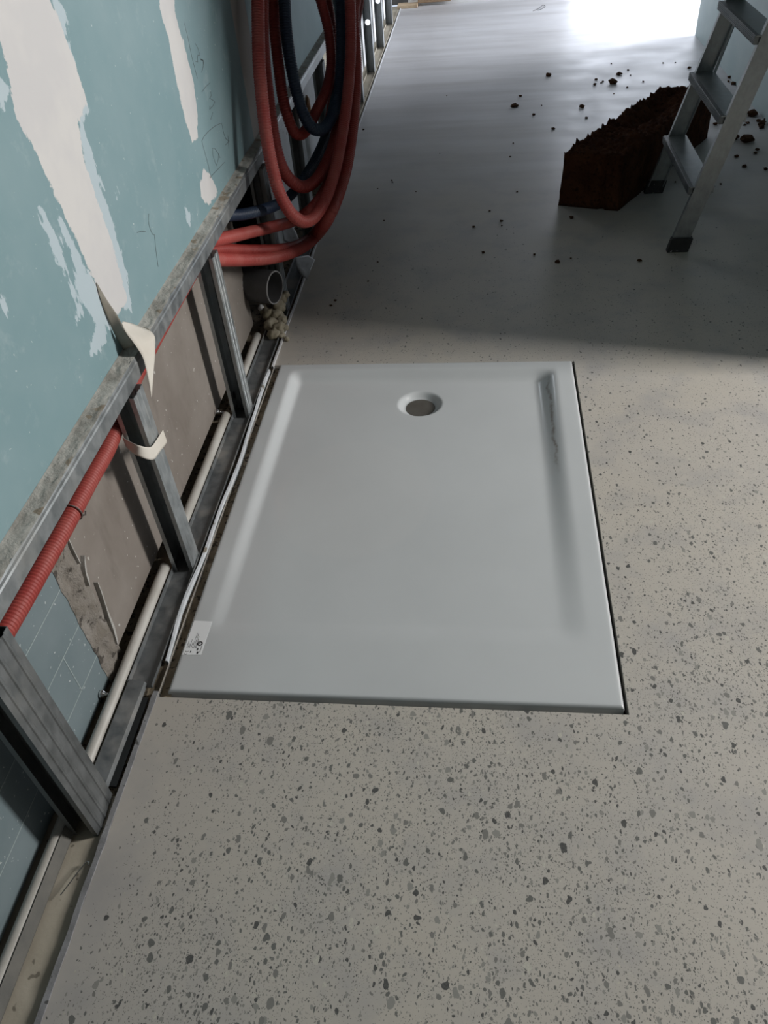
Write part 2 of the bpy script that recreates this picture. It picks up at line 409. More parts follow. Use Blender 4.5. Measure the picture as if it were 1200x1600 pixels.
fill = [poly([(-20, -60), (62, -50), (92, 30), (116, 95), (134, 158), (122, 190), (134, 260), (160, 340), (180, 400), (198, 468), (186, 492), (165, 492), (148, 440), (118, 372), (88, 312), (58, 244), (25, 185), (3, 70), (-20, 20)]),
        poly([(249, -60), (270, -60), (272, 15), (288, 70), (303, 130), (309, 180), (308, 212), (300, 222), (290, 190), (276, 130), (264, 60), (250, 14)]),
        poly([(318, 262), (328, 272), (341, 300), (326, 322), (313, 310), (312, 285)])]
smear = [poly([(122, 190), (128, 188), (152, 270), (176, 345), (190, 400), (203, 462), (203, 485), (190, 480), (178, 420), (150, 330), (132, 260)]),
         poly([(56, 318), (72, 330), (84, 358), (100, 400), (112, 440), (122, 470), (112, 462), (92, 412), (74, 366)]),
         poly([(88, 330), (100, 350), (130, 410), (160, 470), (172, 510), (166, 540), (152, 545), (140, 562), (142, 535), (150, 510), (120, 470), (118, 430)]),
         poly([(118, 470), (138, 458), (130, 490), (117, 512)]),
         poly([(-5, 115), (14, 135), (14, 160), (0, 165)]), poly([(3, 462), (12, 485), (15, 500), (8, 490)]),
         poly([(60, -50), (86, 0), (96, 10), (100, 20), (130, 150), (140, 165), (128, 190), (110, 90)]),
         poly([(182, 295), (188, 300), (188, 312), (184, 308)]), poly([(288, 320), (300, 335), (298, 358), (290, 345)])]
for f_, ya, yb in ((fill[0], 1.24, 1.42), (fill[1], 1.95, 2.05)): f_[1:1] = [(ya, 2.3), (yb, 2.3)]
wl = grid_board('wall_left', BX, .0125, -1.2, 2.50, .5285, 2.5, (.55, 2.49), (.5285, 1.95), .008, BOARD, fill, smear)
struct(wl, 'teal green plasterboard wall with white filler streaks and pencil notes', 'wall')
bm = bmesh.new(); box(bm, BX - .0125, BX - .001, 2.502, 2.665, .5285, 2.5)
struct(obj('wall_left_grey_strip', bm, PAPERGREY), 'narrow grey paper covered strip between two teal boards behind the hoses', 'wall')
bm = bmesh.new(); box(bm, BX - .0125, BX - .001, 2.667, 4.12, .5285, 2.5)
struct(obj('wall_left_far_board', bm, TEAL), 'plain teal plasterboard behind the hanging hoses', 'wall')

# pencil notes: thin graphite strokes on the near board
def stroke(bm, pix, wd=.0011):
    pts = [P(a, b, 0, BX + .0003) for a, b in pix]; pts = [Vector((BX + .0003, p.y, p.z)) for p in pts]
    for a, b in zip(pts, pts[1:]):
        d = (b - a); 
        if d.length < 1e-6: continue
        d.normalize(); n = Vector((0, -d.z, d.y)) * wd / 2
        vs = [bm.verts.new(q) for q in (a - n - d * wd * .3, b - n + d * wd * .3, b + n + d * wd * .3, a + n - d * wd * .3)]
        top = [bm.verts.new(v.co + Vector((.0002, 0, 0))) for v in vs]
        bm.faces.new(top); [bm.faces.new((vs[i], vs[(i + 1) % 4], top[(i + 1) % 4], top[i])) for i in range(4)]
bm = bmesh.new()
z7 = lambda L: [(240 + a / 5, b / 5) for a, b in L]
for s in ([(240, 180), (270, 300), (300, 450), (342, 612)], [(325, 340), (345, 375), (362, 435), (345, 430), (342, 455), (345, 485), (325, 478)],
          [(368, 465), (385, 468), (393, 490), (388, 520), (375, 565)], [(440, 648), (405, 680), (378, 718)],
          [(445, 715), (452, 745), (438, 768), (460, 780), (478, 795), (465, 825), (438, 855), (440, 830)], [(462, 878), (447, 932)],
          [(528, 962), (480, 985), (430, 1025), (395, 1065), (376, 1102)], [(376, 1102), (400, 1190), (425, 1280), (448, 1382)],
          [(448, 1382), (470, 1355), (510, 1315), (553, 1268)], [(438, 1380), (450, 1392)],
          [(458, 1158), (478, 1160), (505, 1200), (520, 1232)], [(458, 1158), (465, 1220), (490, 1295), (505, 1250), (508, 1200)],
          [(532, 962), (545, 1030), (562, 1080), (590, 1105)], [(592, 1100), (562, 1132)], [(580, 1060), (588, 1160)]):
    stroke(bm, z7(s))
stroke(bm, z7([(368, 463), (388, 475), (390, 505)]), .003)
z1 = lambda L: [(a * .35, b * .35) for a, b in L]
for s in ([(612, 1038), (630, 1032), (650, 1034)], [(664, 955), (662, 985), (668, 1015), (680, 1045), (690, 1048)], [(690, 1048), (694, 1100), (706, 1190)]): stroke(bm, z1(s))
obj('pencil_marks', bm, PENCIL, wl)

# rear skin of the wall, seen through the studs
RX = -.742
bm = bmesh.new(); box(bm, RX - .0125, RX, .952, 2.28, .024, .62)
struct(obj('wall_left_rear_board', bm, BACKP), 'grey brown stained board behind the lower studs', 'wall')
bm = bmesh.new(); box(bm, RX - .0125, RX, 2.74, 4.15, .02, .62)
struct(obj('wall_left_rear_pale_board', bm, PALEB), 'pale grey board behind the studs past the hoses', 'wall')
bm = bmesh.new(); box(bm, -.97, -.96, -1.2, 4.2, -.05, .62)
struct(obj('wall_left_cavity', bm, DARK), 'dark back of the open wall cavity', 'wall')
bm = bmesh.new(); box(bm, RX - .10, RX, -1.2, .885, .006, .62)
blk = struct(obj('wall_left_block', bm, BLOCK), 'light blue gypsum block wall behind the nearest stud', 'wall')
bm = bmesh.new()
for zz in (.085, .185, .285, .385): box(bm, RX, RX + .0006, -1.2, .884, zz, zz + .0022)
for yy, a, b in ((.28, .085, .185), (.66, .185, .285), (.42, .285, .385), (.80, .085, .185)): box(bm, RX, RX + .0006, yy, yy + .002, a, b)
obj('block_joint', bm, JOINT, blk)
# ragged mortar between the blocks and the board
bm = bmesh.new(); g = []
for j in range(72):
    z = -.004 + .6 * j / 71; row = []
    e0 = .879 + .006 * noise.noise(Vector((0, 3, z * 30))); e1 = .953 + .012 * noise.noise(Vector((0, 9, z * 22))) + .02 * max(0, .15 - z)
    for i in range(17):
        y = e0 + (e1 - e0) * i / 16; k = math.sin(math.pi * i / 16)
        x = RX + .001 + k * (.006 + .016 * noise.noise(Vector((y * 45, z * 26, 2))) + .005 * noise.noise(Vector((y * 130, z * 90, 2))))
        row.append(bm.verts.new((x, y, z)))
    g.append(row)
for j in range(71):
    for i in range(16): bm.faces.new((g[j][i], g[j][i + 1], g[j + 1][i + 1], g[j + 1][i]))
mo = struct(obj('wall_left_mortar', bm, MORTAR, smooth=True), 'ragged strip of rough mortar between blue blocks and brown board', 'wall')
bm = bmesh.new()
def shard(pix, wd):
    pts = [P(60 + a / 6.667, 820 + b / 6.667, 0, RX + .009 + .002 * noise.noise(Vector((a, b, 0)))) for a, b in pix]
    for i, (a, b) in enumerate(zip(pts, pts[1:])):
        n = (b - a).normalized().cross(Vector((1, 0, 0))) ; w0, w1 = wd[i], wd[i + 1]
        v = [bm.verts.new(q) for q in (a - n * w0, a + n * w0, b + n * w1, b - n * w1)]; t = [bm.verts.new(q.co + Vector((-.009, 0, 0))) for q in v]
        bm.faces.new(v); [bm.faces.new((v[k], v[(k + 1) % 4], t[(k + 1) % 4], t[k])) for k in range(4)]
shard([(485, 320), (487, 380), (492, 430), (500, 500), (520, 560), (540, 640)], (.0003, .0016, .0026, .0022, .003, .0006))
shard([(620, 600), (660, 700), (700, 830), (740, 950), (790, 1080), (830, 1240)], (.0008, .002, .0012, .003, .004, .002))
shard([(300, 110), (360, 240), (440, 400)], (.0012, .0012, .0012))
obj('broken_edge', bm, RAW, mo)

bm = bmesh.new(); box(bm, -.735, -.715, 4.22, 5.9, .03, .95); box(bm, -.735, -.715, 5.93, 7.1, .03, .95)
struct(obj('wall_left_white_board', bm, WHITE), 'bright white boards behind the bare far studs', 'wall')
# right wall, far wall, near walls and ceiling
bm = bmesh.new(); box(bm, 1.348, 1.448, 1.965, 5.86, 0, 2.5)
struct(obj('wall_right', bm, TEALPALE), 'pale teal board partition behind the stepladder', 'wall')
bm = bmesh.new(); box(bm, 1.448, 3.4, 1.98, 2.08, 0, 2.5)
struct(obj('wall_right_return', bm, GREYW), 'bare grey return wall', 'wall')
def wall_open(name, mat, ax, v0, v1, a0, a1, o0, o1, oz0, oz1, H=2.5, label=None):
    bm = bmesh.new()
    def B(p, q, z0, z1):
        if q - p < 1e-4 or z1 - z0 < 1e-4: return
        if ax == 0: box(bm, v0, v1, p, q, z0, z1)
        else: box(bm, p, q, v0, v1, z0, z1)
    B(a0, o0, 0, H); B(o1, a1, 0, H); B(o0, o1, 0, oz0); B(o0, o1, oz1, H)
    return struct(obj(name, bm, mat), label, 'wall')
wall_open('wall_right_near', GREYW, 0, 3.4, 3.5, -2, 2.08, 1.5, 1.97, 1.15, 2.45, label='grey outer wall with a window')
wall_open('wall_right_far', GREYW, 0, 3.4, 3.5, 2.08, 7.4, 6.0, 7.3, .3, 2.1, label='grey outer wall with the far window')
wall_open('wall_far', GREYW, 1, 7.4, 7.5, -2.2, 3.4, .65, 2.45, 0, 1.2, label='grey far wall with a glazed door opening')
bm = bmesh.new(); box(bm, -2.2, 3.5, -2.1, -2, 0, 2.5); struct(obj('wall_back', bm, GREYW), 'bare grey wall behind the viewer', 'wall')
bm = bmesh.new(); box(bm, -2.3, -2.2, -2, 7.5, -.05, 2.5); struct(obj('wall_beyond', bm, WHITE), 'bright white wall of the room beyond the bare studs', 'wall')
bm = bmesh.new(); box(bm, -2.2, -.755, 4.1, 4.16, -.05, 2.5); struct(obj('wall_cross', bm, WHITE), 'white cross wall beyond the boarded wall', 'wall')
bm = bmesh.new(); box(bm, -2.3, 3.5, -2.1, 7.5, 2.5, 2.6); struct(obj('ceiling', bm, mottled('grey_concrete_ceiling', (.11, .11, .11), (.14, .14, .135), 3, .9)), 'bare grey concrete ceiling', 'ceiling')
bm = bmesh.new(); box(bm, -.58, .62, 7.34, 7.4, 0, .05)
struct(obj('baseboard_far', bm, WHITE), 'white skirting strip at the far end of the floor', 'skirting')
def frame(name, ax, v, a0, a1, z0, z1, label):
    bm = bmesh.new(); t = .05
    for (p, q, r, s) in ((a0, a0 + t, z0, z1), (a1 - t, a1, z0, z1), (a0, a1, z1 - t, z1), (a0, a1, z0, z0 + t)):
        if ax == 0: box(bm, v, v + .04, p, q, r, s)
        else: box(bm, p, q, v, v + .04, r, s)
    return struct(obj(name, bm, WHITE), label, 'window')
frame('window_1', 0, 3.42, 1.5, 1.97, 1.15, 2.45, 'white framed window in the near right wall')
frame('window_2', 0, 3.42, 6.0, 7.3, .3, 2.1, 'white framed far window in the outer right wall')
frame('door_1', 1, 7.42, .65, 2.45, 0, 1.2, 'white framed glazed door in the far wall')

# ---------------------------------------------------------------- shower tray
tray = empty('shower_tray', (-.167, 1.46, 0), 'white enamelled rectangular shower tray set flush in the speckled floor', 'shower tray')
TL = Vector((-.167, 1.46, 0)); RIM = .006
DC = (-.166, 1.88)
def sm(t): t = max(0, min(1, t)); return t * t * (3 - 2 * t)
def tz(x, y):
    dep = .023 * max(0, min(1, (y - 1.03) / .93)) ** .9
    l = sm((x - (TX0 + .040)) / .036); r = sm((TX1 - .046 - x) / .066); t = sm((TY1 - .030 - y) / .045)
    l2 = (y - 1.0) / .06
    k = l * r * t
    z = RIM - dep * k - .004 * sm((y - 1.0) / .05) * k
    e = min(x - TX0, TX1 - x, y - TY0, TY1 - y)
    if e < .006: z -= .006 * (1 - e / .006) ** 2
    d = math.hypot(x - DC[0], y - DC[1])
    if d < .070: z -= .016 * sm((.066 - d) / .022)
    return z
def lin(a, b, n): return [a + (b - a) * i / n for i in range(n + 1)]
edge = [0, .001, .0025, .0045, .007]
X = [TX0 + e for e in edge] + lin(TX0 + .012, TX1 - .012, 148) + [TX1 - e for e in edge[::-1]]
Y = [TY0 + e for e in edge] + lin(TY0 + .012, TY1 - .012, 196) + [TY1 - e for e in edge[::-1]]
i0 = max(i for i, x in enumerate(X) if x < DC[0] - .078); i1 = min(i for i, x in enumerate(X) if x > DC[0] + .078)
j0 = max(j for j, y in enumerate(Y) if y < DC[1] - .078); j1 = min(j for j, y in enumerate(Y) if y > DC[1] + .078)
bm = bmesh.new()
V = [[None if (i0 < i < i1 and j0 < j < j1) else bm.verts.new((x, y, tz(x, y))) for j, y in enumerate(Y)] for i, x in enumerate(X)]
for i in range(len(X) - 1):
    for j in range(len(Y) - 1):
        if i0 <= i < i1 and j0 <= j < j1: continue
        bm.faces.new((V[i][j], V[i + 1][j], V[i + 1][j + 1], V[i][j + 1]))
loop = [V[i][j0] for i in range(i0, i1)] + [V[i1][j] for j in range(j0, j1)] + [V[i][j1] for i in range(i1, i0, -1)] + [V[i0][j] for j in range(j1, j0, -1)]
n = len(loop); prev = loop
for rr in (.0745, .070, .066, .062, .058, .054, .050, .047, .0445, .0430, .0425, .0425):
    ring = []
    for k, v in enumerate(loop):
        a = math.atan2(v.co.y - DC[1], v.co.x - DC[0]); x = DC[0] + rr * math.cos(a); y = DC[1] + rr * math.sin(a)
        z = tz(x, y) if rr > .0426 else (tz(x, y) - .004 if prev is not None and len(ring) >= 0 else 0)
        ring.append(bm.verts.new((x, y, z)))
    for k in range(n): bm.faces.new((prev[k], prev[(k + 1) % n], ring[(k + 1) % n], ring[k]))
    prev = ring
ring = [bm.verts.new(v.co - Vector((0, 0, .022))) for v in prev]
for k in range(n): bm.faces.new((prev[k], prev[(k + 1) % n], ring[(k + 1) % n], ring[k]))
# skirt down into the recess
bord = [V[i][0] for i in range(len(X) - 1)] + [V[-1][j] for j in range(len(Y) - 1)] + [V[i][-1] for i in range(len(X) - 1, 0, -1)] + [V[0][j] for j in range(len(Y) - 1, 0, -1)]
low = [bm.verts.new((v.co.x, v.co.y, -.045)) for v in bord]
for k in range(len(bord)): bm.faces.new((bord[k], bord[(k + 1) % len(bord)], low[(k + 1) % len(bord)], low[k]))
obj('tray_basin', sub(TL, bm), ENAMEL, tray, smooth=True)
ENAMEL_off = TL
bm = bmesh.new(); cyl(bm, (DC[0], DC[1], -.041), (0, 0, 1), .0426, .006, 48)
o = obj('drain_cover', sub(TL, bm), DRAINM, tray); o['label'] = 'dull grey brown drain disc'
# sticker on the near left rim
ST = [P(a, b, 2, RIM + .0006) for a, b in ((303.5, 969.5), (331.5, 971), (314, 1023), (284.5, 1023))]
su = (ST[1] - ST[0]); sv = (ST[3] - ST[0])
bm = bmesh.new(); fr = []
top = [bm.verts.new((p.x, p.y, RIM + .0004)) for p in ST]; bot = [bm.verts.new((p.x, p.y, RIM)) for p in ST]
bm.faces.new(top); [bm.faces.new((bot[i], bot[(i + 1) % 4], top[(i + 1) % 4], top[i])) for i in range(4)]
stk = obj('sticker', sub(TL, bm), PAPER, tray); stk['label'] = 'pale product sticker with CE mark and small print'
def sp(u, v, h=.0005):      # u across the sticker, v from its far to its near edge
    q = ST[0] + su * u + sv * v; return Vector((q.x, q.y, RIM + h))
def mark(bm, u0, v0, u1, v1):
    vs = [bm.verts.new(sp(*q)) for q in ((u0, v0), (u1, v0), (u1, v1), (u0, v1))]; bm.faces.new(vs)
bm = bmesh.new()
for (u, v0, v1) in ((.10, .62, .80), (.17, .68, .80), (.24, .56, .80), (.33, .62, .80), (.40, .36, .80), (.475, .36, .80), (.55, .46, .80), (.60, .56, .80)):
    v = v0
    while v < v1:
        d = .012 + .022 * random.random(); mark(bm, u, v, u + .03, min(v + d, v1)); v += d + .010
for (u, v) in ((.66, .80), (.72, .90)):
    mark(bm, u, v, u + .10, v + .03); mark(bm, u + .03, v - .02, u + .07, v + .06); mark(bm, u + .01, v + .04, u + .09, v + .055)
mark(bm, .36, .875, .42, .925)
v = .72
while v < .90: mark(bm, .86, v, .90, v + .016); v += .024
obj('small_print', sub(TL, bm), INK, stk)
def ring_mark(bm, u, v, r0, r1, a0, a1, seg=20):
    c = sp(u, v)
    pts = [(c + Vector((math.cos(a) * r0, math.sin(a) * r0, 0)), c + Vector((math.cos(a) * r1, math.sin(a) * r1, 0))) for a in [a0 + (a1 - a0) * k / seg for k in range(seg + 1)]]
    for (a, b), (c2, d) in zip(pts, pts[1:]): bm.faces.new([bm.verts.new(q) for q in (a, b, d, c2)])
bm = bmesh.new()
ring_mark(bm, .74, .66, .0032, .0062, 0, 2 * math.pi); ring_mark(bm, .74, .66, .0006, .0018, D(20), D(250))
obj('round_logo', sub(TL, bm), INK, stk)
bm = bmesh.new()   # the CE mark reads along the tray's long side
ring_mark(bm, .17, .955, .0023, .0034, D(180), D(360)); ring_mark(bm, .20, .885, .0023, .0034, D(180), D(360))
c = sp(.20, .885); bm.faces.new([bm.verts.new(c + Vector(q)) for q in ((-.0005, -.0030, 0), (.0005, -.0030, 0), (.0005, 0, 0), (-.0005, 0, 0))])
obj('ce_mark', sub(TL, bm), INK, stk)

# ---------------------------------------------------------------- metal framing
SX = -.65                      # front plane of the studs
def stud_bm(wd=.05, dp=.047, h=.5):
    bm = bmesh.new(); t = .0009; r = .0014
    fl = lambda s: [(s, .0), (s, wd * .22), (s + r, wd * .26), (s + r, wd * .34), (s, wd * .38), (s, wd * .62), (s + r, wd * .66), (s + r, wd * .74), (s, wd * .78), (s, wd)]
    pts = [(-.009, .0)] + [(a, b) for a, b in fl(0)] + [(-dp * .35, wd), (-dp * .4, wd - .002), (-dp * .6, wd - .002), (-dp * .65, wd), (-dp, wd)] + [(-dp, 0), (-dp + .009, 0)]
    out = ribbon_profile(pts, t)
    extrude(bm, out, lambda p: (p[0], p[1], 0), lambda p: (p[0], p[1], h), 1)
    return bm
def stud(y, h, label, group=None, z0=.0, mat=None, wd=.05, screws=()):
    t = empty('metal_stud', (SX, y, z0), label, 'stud', group)
    obj('channel', stud_bm(wd, .047, h), mat or STEEL, t)
    for (dy, zz) in screws:
        bm = bmesh.new(); cyl(bm, (-.001, dy, zz), (1, 0, 0), .0035, .003, 12, .002); obj('screw', bm, CHROME, t)
    return t
H0 = .482
s3 = stud(.565, H0, 'doubled grey metal stud nearest to the viewer on the left', z0=-.004, mat=STEEL3, wd=.05)
bm = stud_bm(.05, .044, H0); bmesh.ops.translate(bm, vec=(-.0015, .026, 0), verts=bm.verts); obj('sleeve', bm, STEEL3, s3)
stud(1.188, H0, 'metal stud beside the near half of the tray, wrapped in paper tape', mat=STEEL)
s2 = stud(1.785, H0, 'metal stud beside the drain end of the tray, left of the red hoses', mat=STEEL, screws=((.025, .24),))
bm = bmesh.new(); cyl(bm, (-.046, .046, .05), (1, 0, 0), .011, .002, 20); obj('knockout', bm, DARK, s2)
stud(2.39, H0, 'dim metal stud behind the left ends of the red hoses', mat=STEEL2)
stud(3.0, H0, 'metal stud seen through the loops of the hanging hoses', mat=STEEL2)
stud(3.6, H0, 'dark metal stud just behind the right side of the hose loops', mat=STEEL2)
# tall bare studs with punched webs
def punched_stud(y, label, h=2.46, hz0=.27):
    t = empty('metal_stud', (SX, y, 0), label, 'stud', 'bare studs at the far end of the left wall')
    wd, dp = .05, .048
    bm = bmesh.new()
    for s in (0, -dp):
        extrude(bm, ribbon_profile([(s, 0), (s, wd * .3), (s + .0014, wd * .36), (s + .0014, wd * .6), (s, wd * .66), (s, wd)], .001), lambda p: (p[0], p[1], 0), lambda p: (p[0], p[1], h))
    bmesh.ops.translate(bm, vec=(0, -wd, 0), verts=bm.verts)
    obj('flange', bm, STEEL, t)
    bm = bmesh.new(); holes = [hz0 + .5 * k for k in range(4)]; hr = .016; q = .022; cx = -.026
    zz = 0
    def quad(x0, x1, z0, z1): bm.faces.new([bm.verts.new(v) for v in ((x0, 0, z0), (x1, 0, z0), (x1, 0, z1), (x0, 0, z1))])
    for hz in holes:
        quad(-dp, 0, zz, hz - q); quad(-dp, cx - q, hz - q, hz + q); quad(cx + q, 0, hz - q, hz + q)
        sq = [(cx + q * a, hz + q * b) for a, b in ((1, 0), (1, 1), (0, 1), (-1, 1), (-1, 0), (-1, -1), (0, -1), (1, -1))]
        outp = []
        for k in range(24):
            a = 2 * math.pi * k / 24; m_ = max(abs(math.cos(a)), abs(math.sin(a))); outp.append((cx + q * math.cos(a) / m_, hz + q * math.sin(a) / m_, cx + hr * math.cos(a), hz + hr * math.sin(a)))
        for k in range(24):
            a, b = outp[k], outp[(k + 1) % 24]
            bm.faces.new([bm.verts.new(v) for v in ((a[0], 0, a[1]), (b[0], 0, b[1]), (b[2], 0, b[3]), (a[2], 0, a[3]))])
        zz = hz + q
    quad(-dp, 0, zz, h)
    bmesh.ops.remove_doubles(bm, verts=bm.verts, dist=1e-5)
    geo = bmesh.ops.extrude_face_region(bm, geom=bm.faces[:]); bmesh.ops.translate(bm, vec=(0, -.001, 0), verts=[v for v in geo['geom'] if isinstance(v, bmesh.types.BMVert)])
    obj('web', bm, STEEL2, t)
    return t
for y, l in ((4.2, 'punched metal stud, first of the bare studs past the teal boards'), (4.8, 'punched metal stud whose foot shows just right of the hanging hoses'),
             (5.42, 'punched metal stud between the thin brace and the next stud'), (6.04, 'punched metal stud, second from the far end of the left wall'),
             (6.72, 'punched metal stud at the far end, next to the wood scraps')): punched_stud(y, l)
bm = bmesh.new(); tube(bm, [(-.7065, 5.0, .006), (-.7065, 5.62, 1.25)], .005, 6)
tag(obj('brace_wire', bm, STEEL), 'thin slanting metal brace crossing the bare far studs', 'brace')

# horizontal rail under the upper boards
def rail(y0, y1, x, label, mat=STEEL2):
    t = empty('metal_rail', (x, y0, .4845), label, 'rail')
    L = y1 - y0; bm = bmesh.new()
    extrude(bm, ribbon_profile([(-.001, .0), (0, .001), (0, .030), (-.0015, .033), (-.0015, .0385), (-.004, .0415), (-.050, .0415), (-.050, .002)], .001), lambda p: (p[0], 0, p[1]), lambda p: (p[0], L, p[1]))
    obj('channel', bm, mat, t)
    bm = bmesh.new(); g = []; n = int(L / .007)
    for j in range(n + 1):
        y = L * j / n; row = []
        wob = .0035 * noise.noise(Vector((0, (y0 + y) * 9, 1))) + .002 * noise.noise(Vector((0, (y0 + y) * 40, 1)))
        for i in range(9):
            u = i / 8; xx = -.0012 - max(wob, 0) - u * (.0295 - max(wob, 0))
            h = .0418 + (.0012 + .004 * u * u + .0022 * noise.noise(Vector((xx * 120, (y0 + y) * 60, 3))) if 0 < i < 8 else (0 if i == 0 else .006))
            row.append(bm.verts.new((xx, y, h)))
        g.append(row)
    for j in range(n):
        for i in range(8): bm.faces.new((g[j][i], g[j][i + 1], g[j + 1][i + 1], g[j + 1][i]))
    o = obj('plaster_crust', bm, CRUST, t, smooth=True); o['label'] = 'grimy plaster dust caked on the rail top'
    return t
rail(-1.0, 1.300, -.659, 'near grey metal rail below the teal board, left of the paper tape')
rail(1.3015, 2.44, -.660, 'dust covered metal rail between the paper tape and the red hoses')
rail(2.4435, 4.12, -.662, 'dim metal rail under the far teal board behind the hoses')

# floor tracks
def track(y0, y1, label, base=DUSTY, x=-.647, fl=True):
    t = empty('floor_track', (x, y0, 0), label, 'floor track'); L = y1 - y0
    bm = bmesh.new()
    extrude(bm, ribbon_profile([(.0, .010), (.0, .0015), (-.050, .0015), (-.050, .016)], .001), lambda p: (p[0], 0, p[1]), lambda p: (p[0], L, p[1]))
    obj('channel', bm, base, t); return t
track(.868, 4.1, 'dark dusty floor track between the white pipe and the shower tray')
track(4.2, 7.2, 'floor track under the bare far studs', TAN)
bm = bmesh.new()
extrude(bm, ribbon_profile([(-.694, .0), (-.6935, .004), (-.703, .024)], .001), lambda p: (p[0], -.6, p[1]), lambda p: (p[0], .64, p[1]))
tag(obj('floor_track', bm, mottled('dusty_dark_flange', (.085, .085, .078), (.13, .125, .11), 14, .7)), 'narrow steel track lip beside the pipe at the near left corner', 'floor track')
# loose cut channel piece and the dark slot beside it
bm = bmesh.new()
extrude(bm, ribbon_profile([(.020, .002), (.017, .012), (-.013, .017), (-.016, .014)], .0012), lambda p: (p[0], 0, p[1]), lambda p: (p[0] + .002, .23, p[1]))
t = tag(obj('steel_offcut', bm, DUSTY), 'dark bent steel offcut lying in the wall channel beside the black slot', 'offcut'); t.location = (-.682, .645, 0)
bm = bmesh.new(); box(bm, -.6625, -.6485, .655, .845, -.0035, .0015)
struct(obj('trim_slot', bm, NT('black_slot').fin((.008, .01, .011), .6)), 'black slot beside the steel offcut', 'slot')

# perimeter strip between wall and screed
bm = bmesh.new()
def wavy(bm, y0, y1, xc, wd, zt, n, amp, freq, taper=0):
    rows = []
    for j in range(n + 1):
        y = y0 + (y1 - y0) * j / n
        a = xc(y) + amp * noise.noise(Vector((y * freq, 2, 7))); wv = wd * (1 + .35 * noise.noise(Vector((y * freq * 2, 5, 1))))
        h = zt * (1 + .3 * noise.noise(Vector((y * freq * 3, 1, 1))))
        rows.append([bm.verts.new(q) for q in ((a - wv, y, -.03), (a - wv, y, h), (a + wv, y, h * .9), (a + wv, y, -.03))])
    for a, b in zip(rows, rows[1:]):
        for k in range(3): bm.faces.new((a[k], a[k + 1], b[k + 1], b[k]))
wavy(bm, -.6, .86, lambda y: -.6365, .0048, .003, 160, .0012, 14)
tag(obj('edge_strip', bm, FOAMG), 'dark grey foam edging strip along the near floor edge', 'edging strip')
bm = bmesh.new(); wavy(bm, .93, 2.03, lambda y: -.637 - .004 * math.sin(y * 7), .0026, .009, 260, .006, 6)
tag(obj('edge_strip', bm, FILM), 'whitish torn edging film between the tray and the floor track', 'edging strip')
bm = bmesh.new(); wavy(bm, 2.05, 7.3, lambda y: -.634, .003, .006, 260, .004, 5)
tag(obj('edge_strip', bm, PALEB), 'pale edging strip along the far floor edge below the hoses', 'edging strip')

# white water pipes on the floor inside the wall
def pipe(name, pts, r, mat, label, seg=16):
    bm = bmesh.new(); tube(bm, catmull(pts, .05), r, seg); return tag(obj(name, bm, mat, smooth=True), label, 'pipe')
pipe('water_pipe', [(-.716, -.6, .013), (-.714, .3, .014), (-.713, .8, .014), (-.7125, 1.185, .019)], .0118, PVC, 'dusty white pipe running from the near corner up to the taped stud')
pipe('water_pipe', [(-.712, 1.24, .016), (-.712, 1.5, .016), (-.712, 1.775, .02)], .0118, PVC, 'clean white pipe between the taped stud and the next stud')
pipe('water_pipe', [(-.712, 1.84, .012), (-.714, 2.05, .014), (-.716, 2.22, .016)], .0118, PVC, 'dim white pipe running under the yellowish foam lumps')

# wall anchors
def anchor(c, label):
    t = empty('wall_anchor', c, label, 'anchor')
    bm = bmesh.new(); tube(bm, [Vector((0, 0, 0)) + Vector((.016 * k / 8, 0, 0)) for k in range(9)], lambda i: (.0085, .009, .009, .0082, .007, .0052, .004, .003, .0028)[i], 20)
    obj('head', bm, CHROME, t, smooth=True)
    bm = bmesh.new(); tube(bm, [(.014, 0, 0), (.030, .002, -.002)], .0014, 8); obj('pin', bm, STEEL, t)
    return t
anchor((-.741, .838, .018), 'shiny metal anchor at the foot of the blue block wall')
anchor((-.741, 1.775, .03), 'dark metal anchor at the wall foot behind the white pipe')
bm = bmesh.new(); tube(bm, [P(a, b, 2, .003) for a, b in ((94, 1399), (104, 1386), (122, 1362), (135, 1346), (139, 1347), (138, 1352))], .0011, 8)
tag(obj('wire_staple', bm, CHROME), 'bent bright wire on the tan dust near the floor edge', 'wire')

# ---------------------------------------------------------------- grey waste pipe and foam
wp = empty('waste_pipe', (-.645, 2.275, .155), 'open grey waste pipe sticking out of the wall below the red hoses', 'waste pipe', rz=D(-17))
bm = bmesh.new(); R0, R1 = .052, .0485; seg = 40
rings = []
for (x, r) in ((-.19, R1), (-.004, R1), (0, R1 + .0008), (0, R0 - .0008), (-.004, R0), (-.06, R0), (-.19, R0)):
    rings.append([bm.verts.new((x, r * math.cos(2 * math.pi * k / seg), r * math.sin(2 * math.pi * k / seg))) for k in range(seg)])
for a, b in zip(rings, rings[1:]):
    for k in range(seg): bm.faces.new((a[k], a[(k + 1) % seg], b[(k + 1) % seg], b[k]))
bm.faces.new(rings[0])
obj('pipe_body', bm, GREYPIPE, wp, smooth=True)
bm = bmesh.new(); rings = []
for (x, r) in ((.0005, R1 - .0002), (.0012, R1 + .0012), (.0005, R0 + .0002), (-.002, R0 + .0003)):
    rings.append([bm.verts.new((x, r * math.cos(2 * math.pi * k / seg), r * math.sin(2 * math.pi * k / seg))) for k in range(seg)])
for a, b in zip(rings, rings[1:]):
    for k in range(seg): bm.faces.new((a[k], a[(k + 1) % seg], b[(k + 1) % seg], b[k]))
obj('pipe_rim', bm, PIPERIM, wp, smooth=True)['label'] = 'pale worn rim'

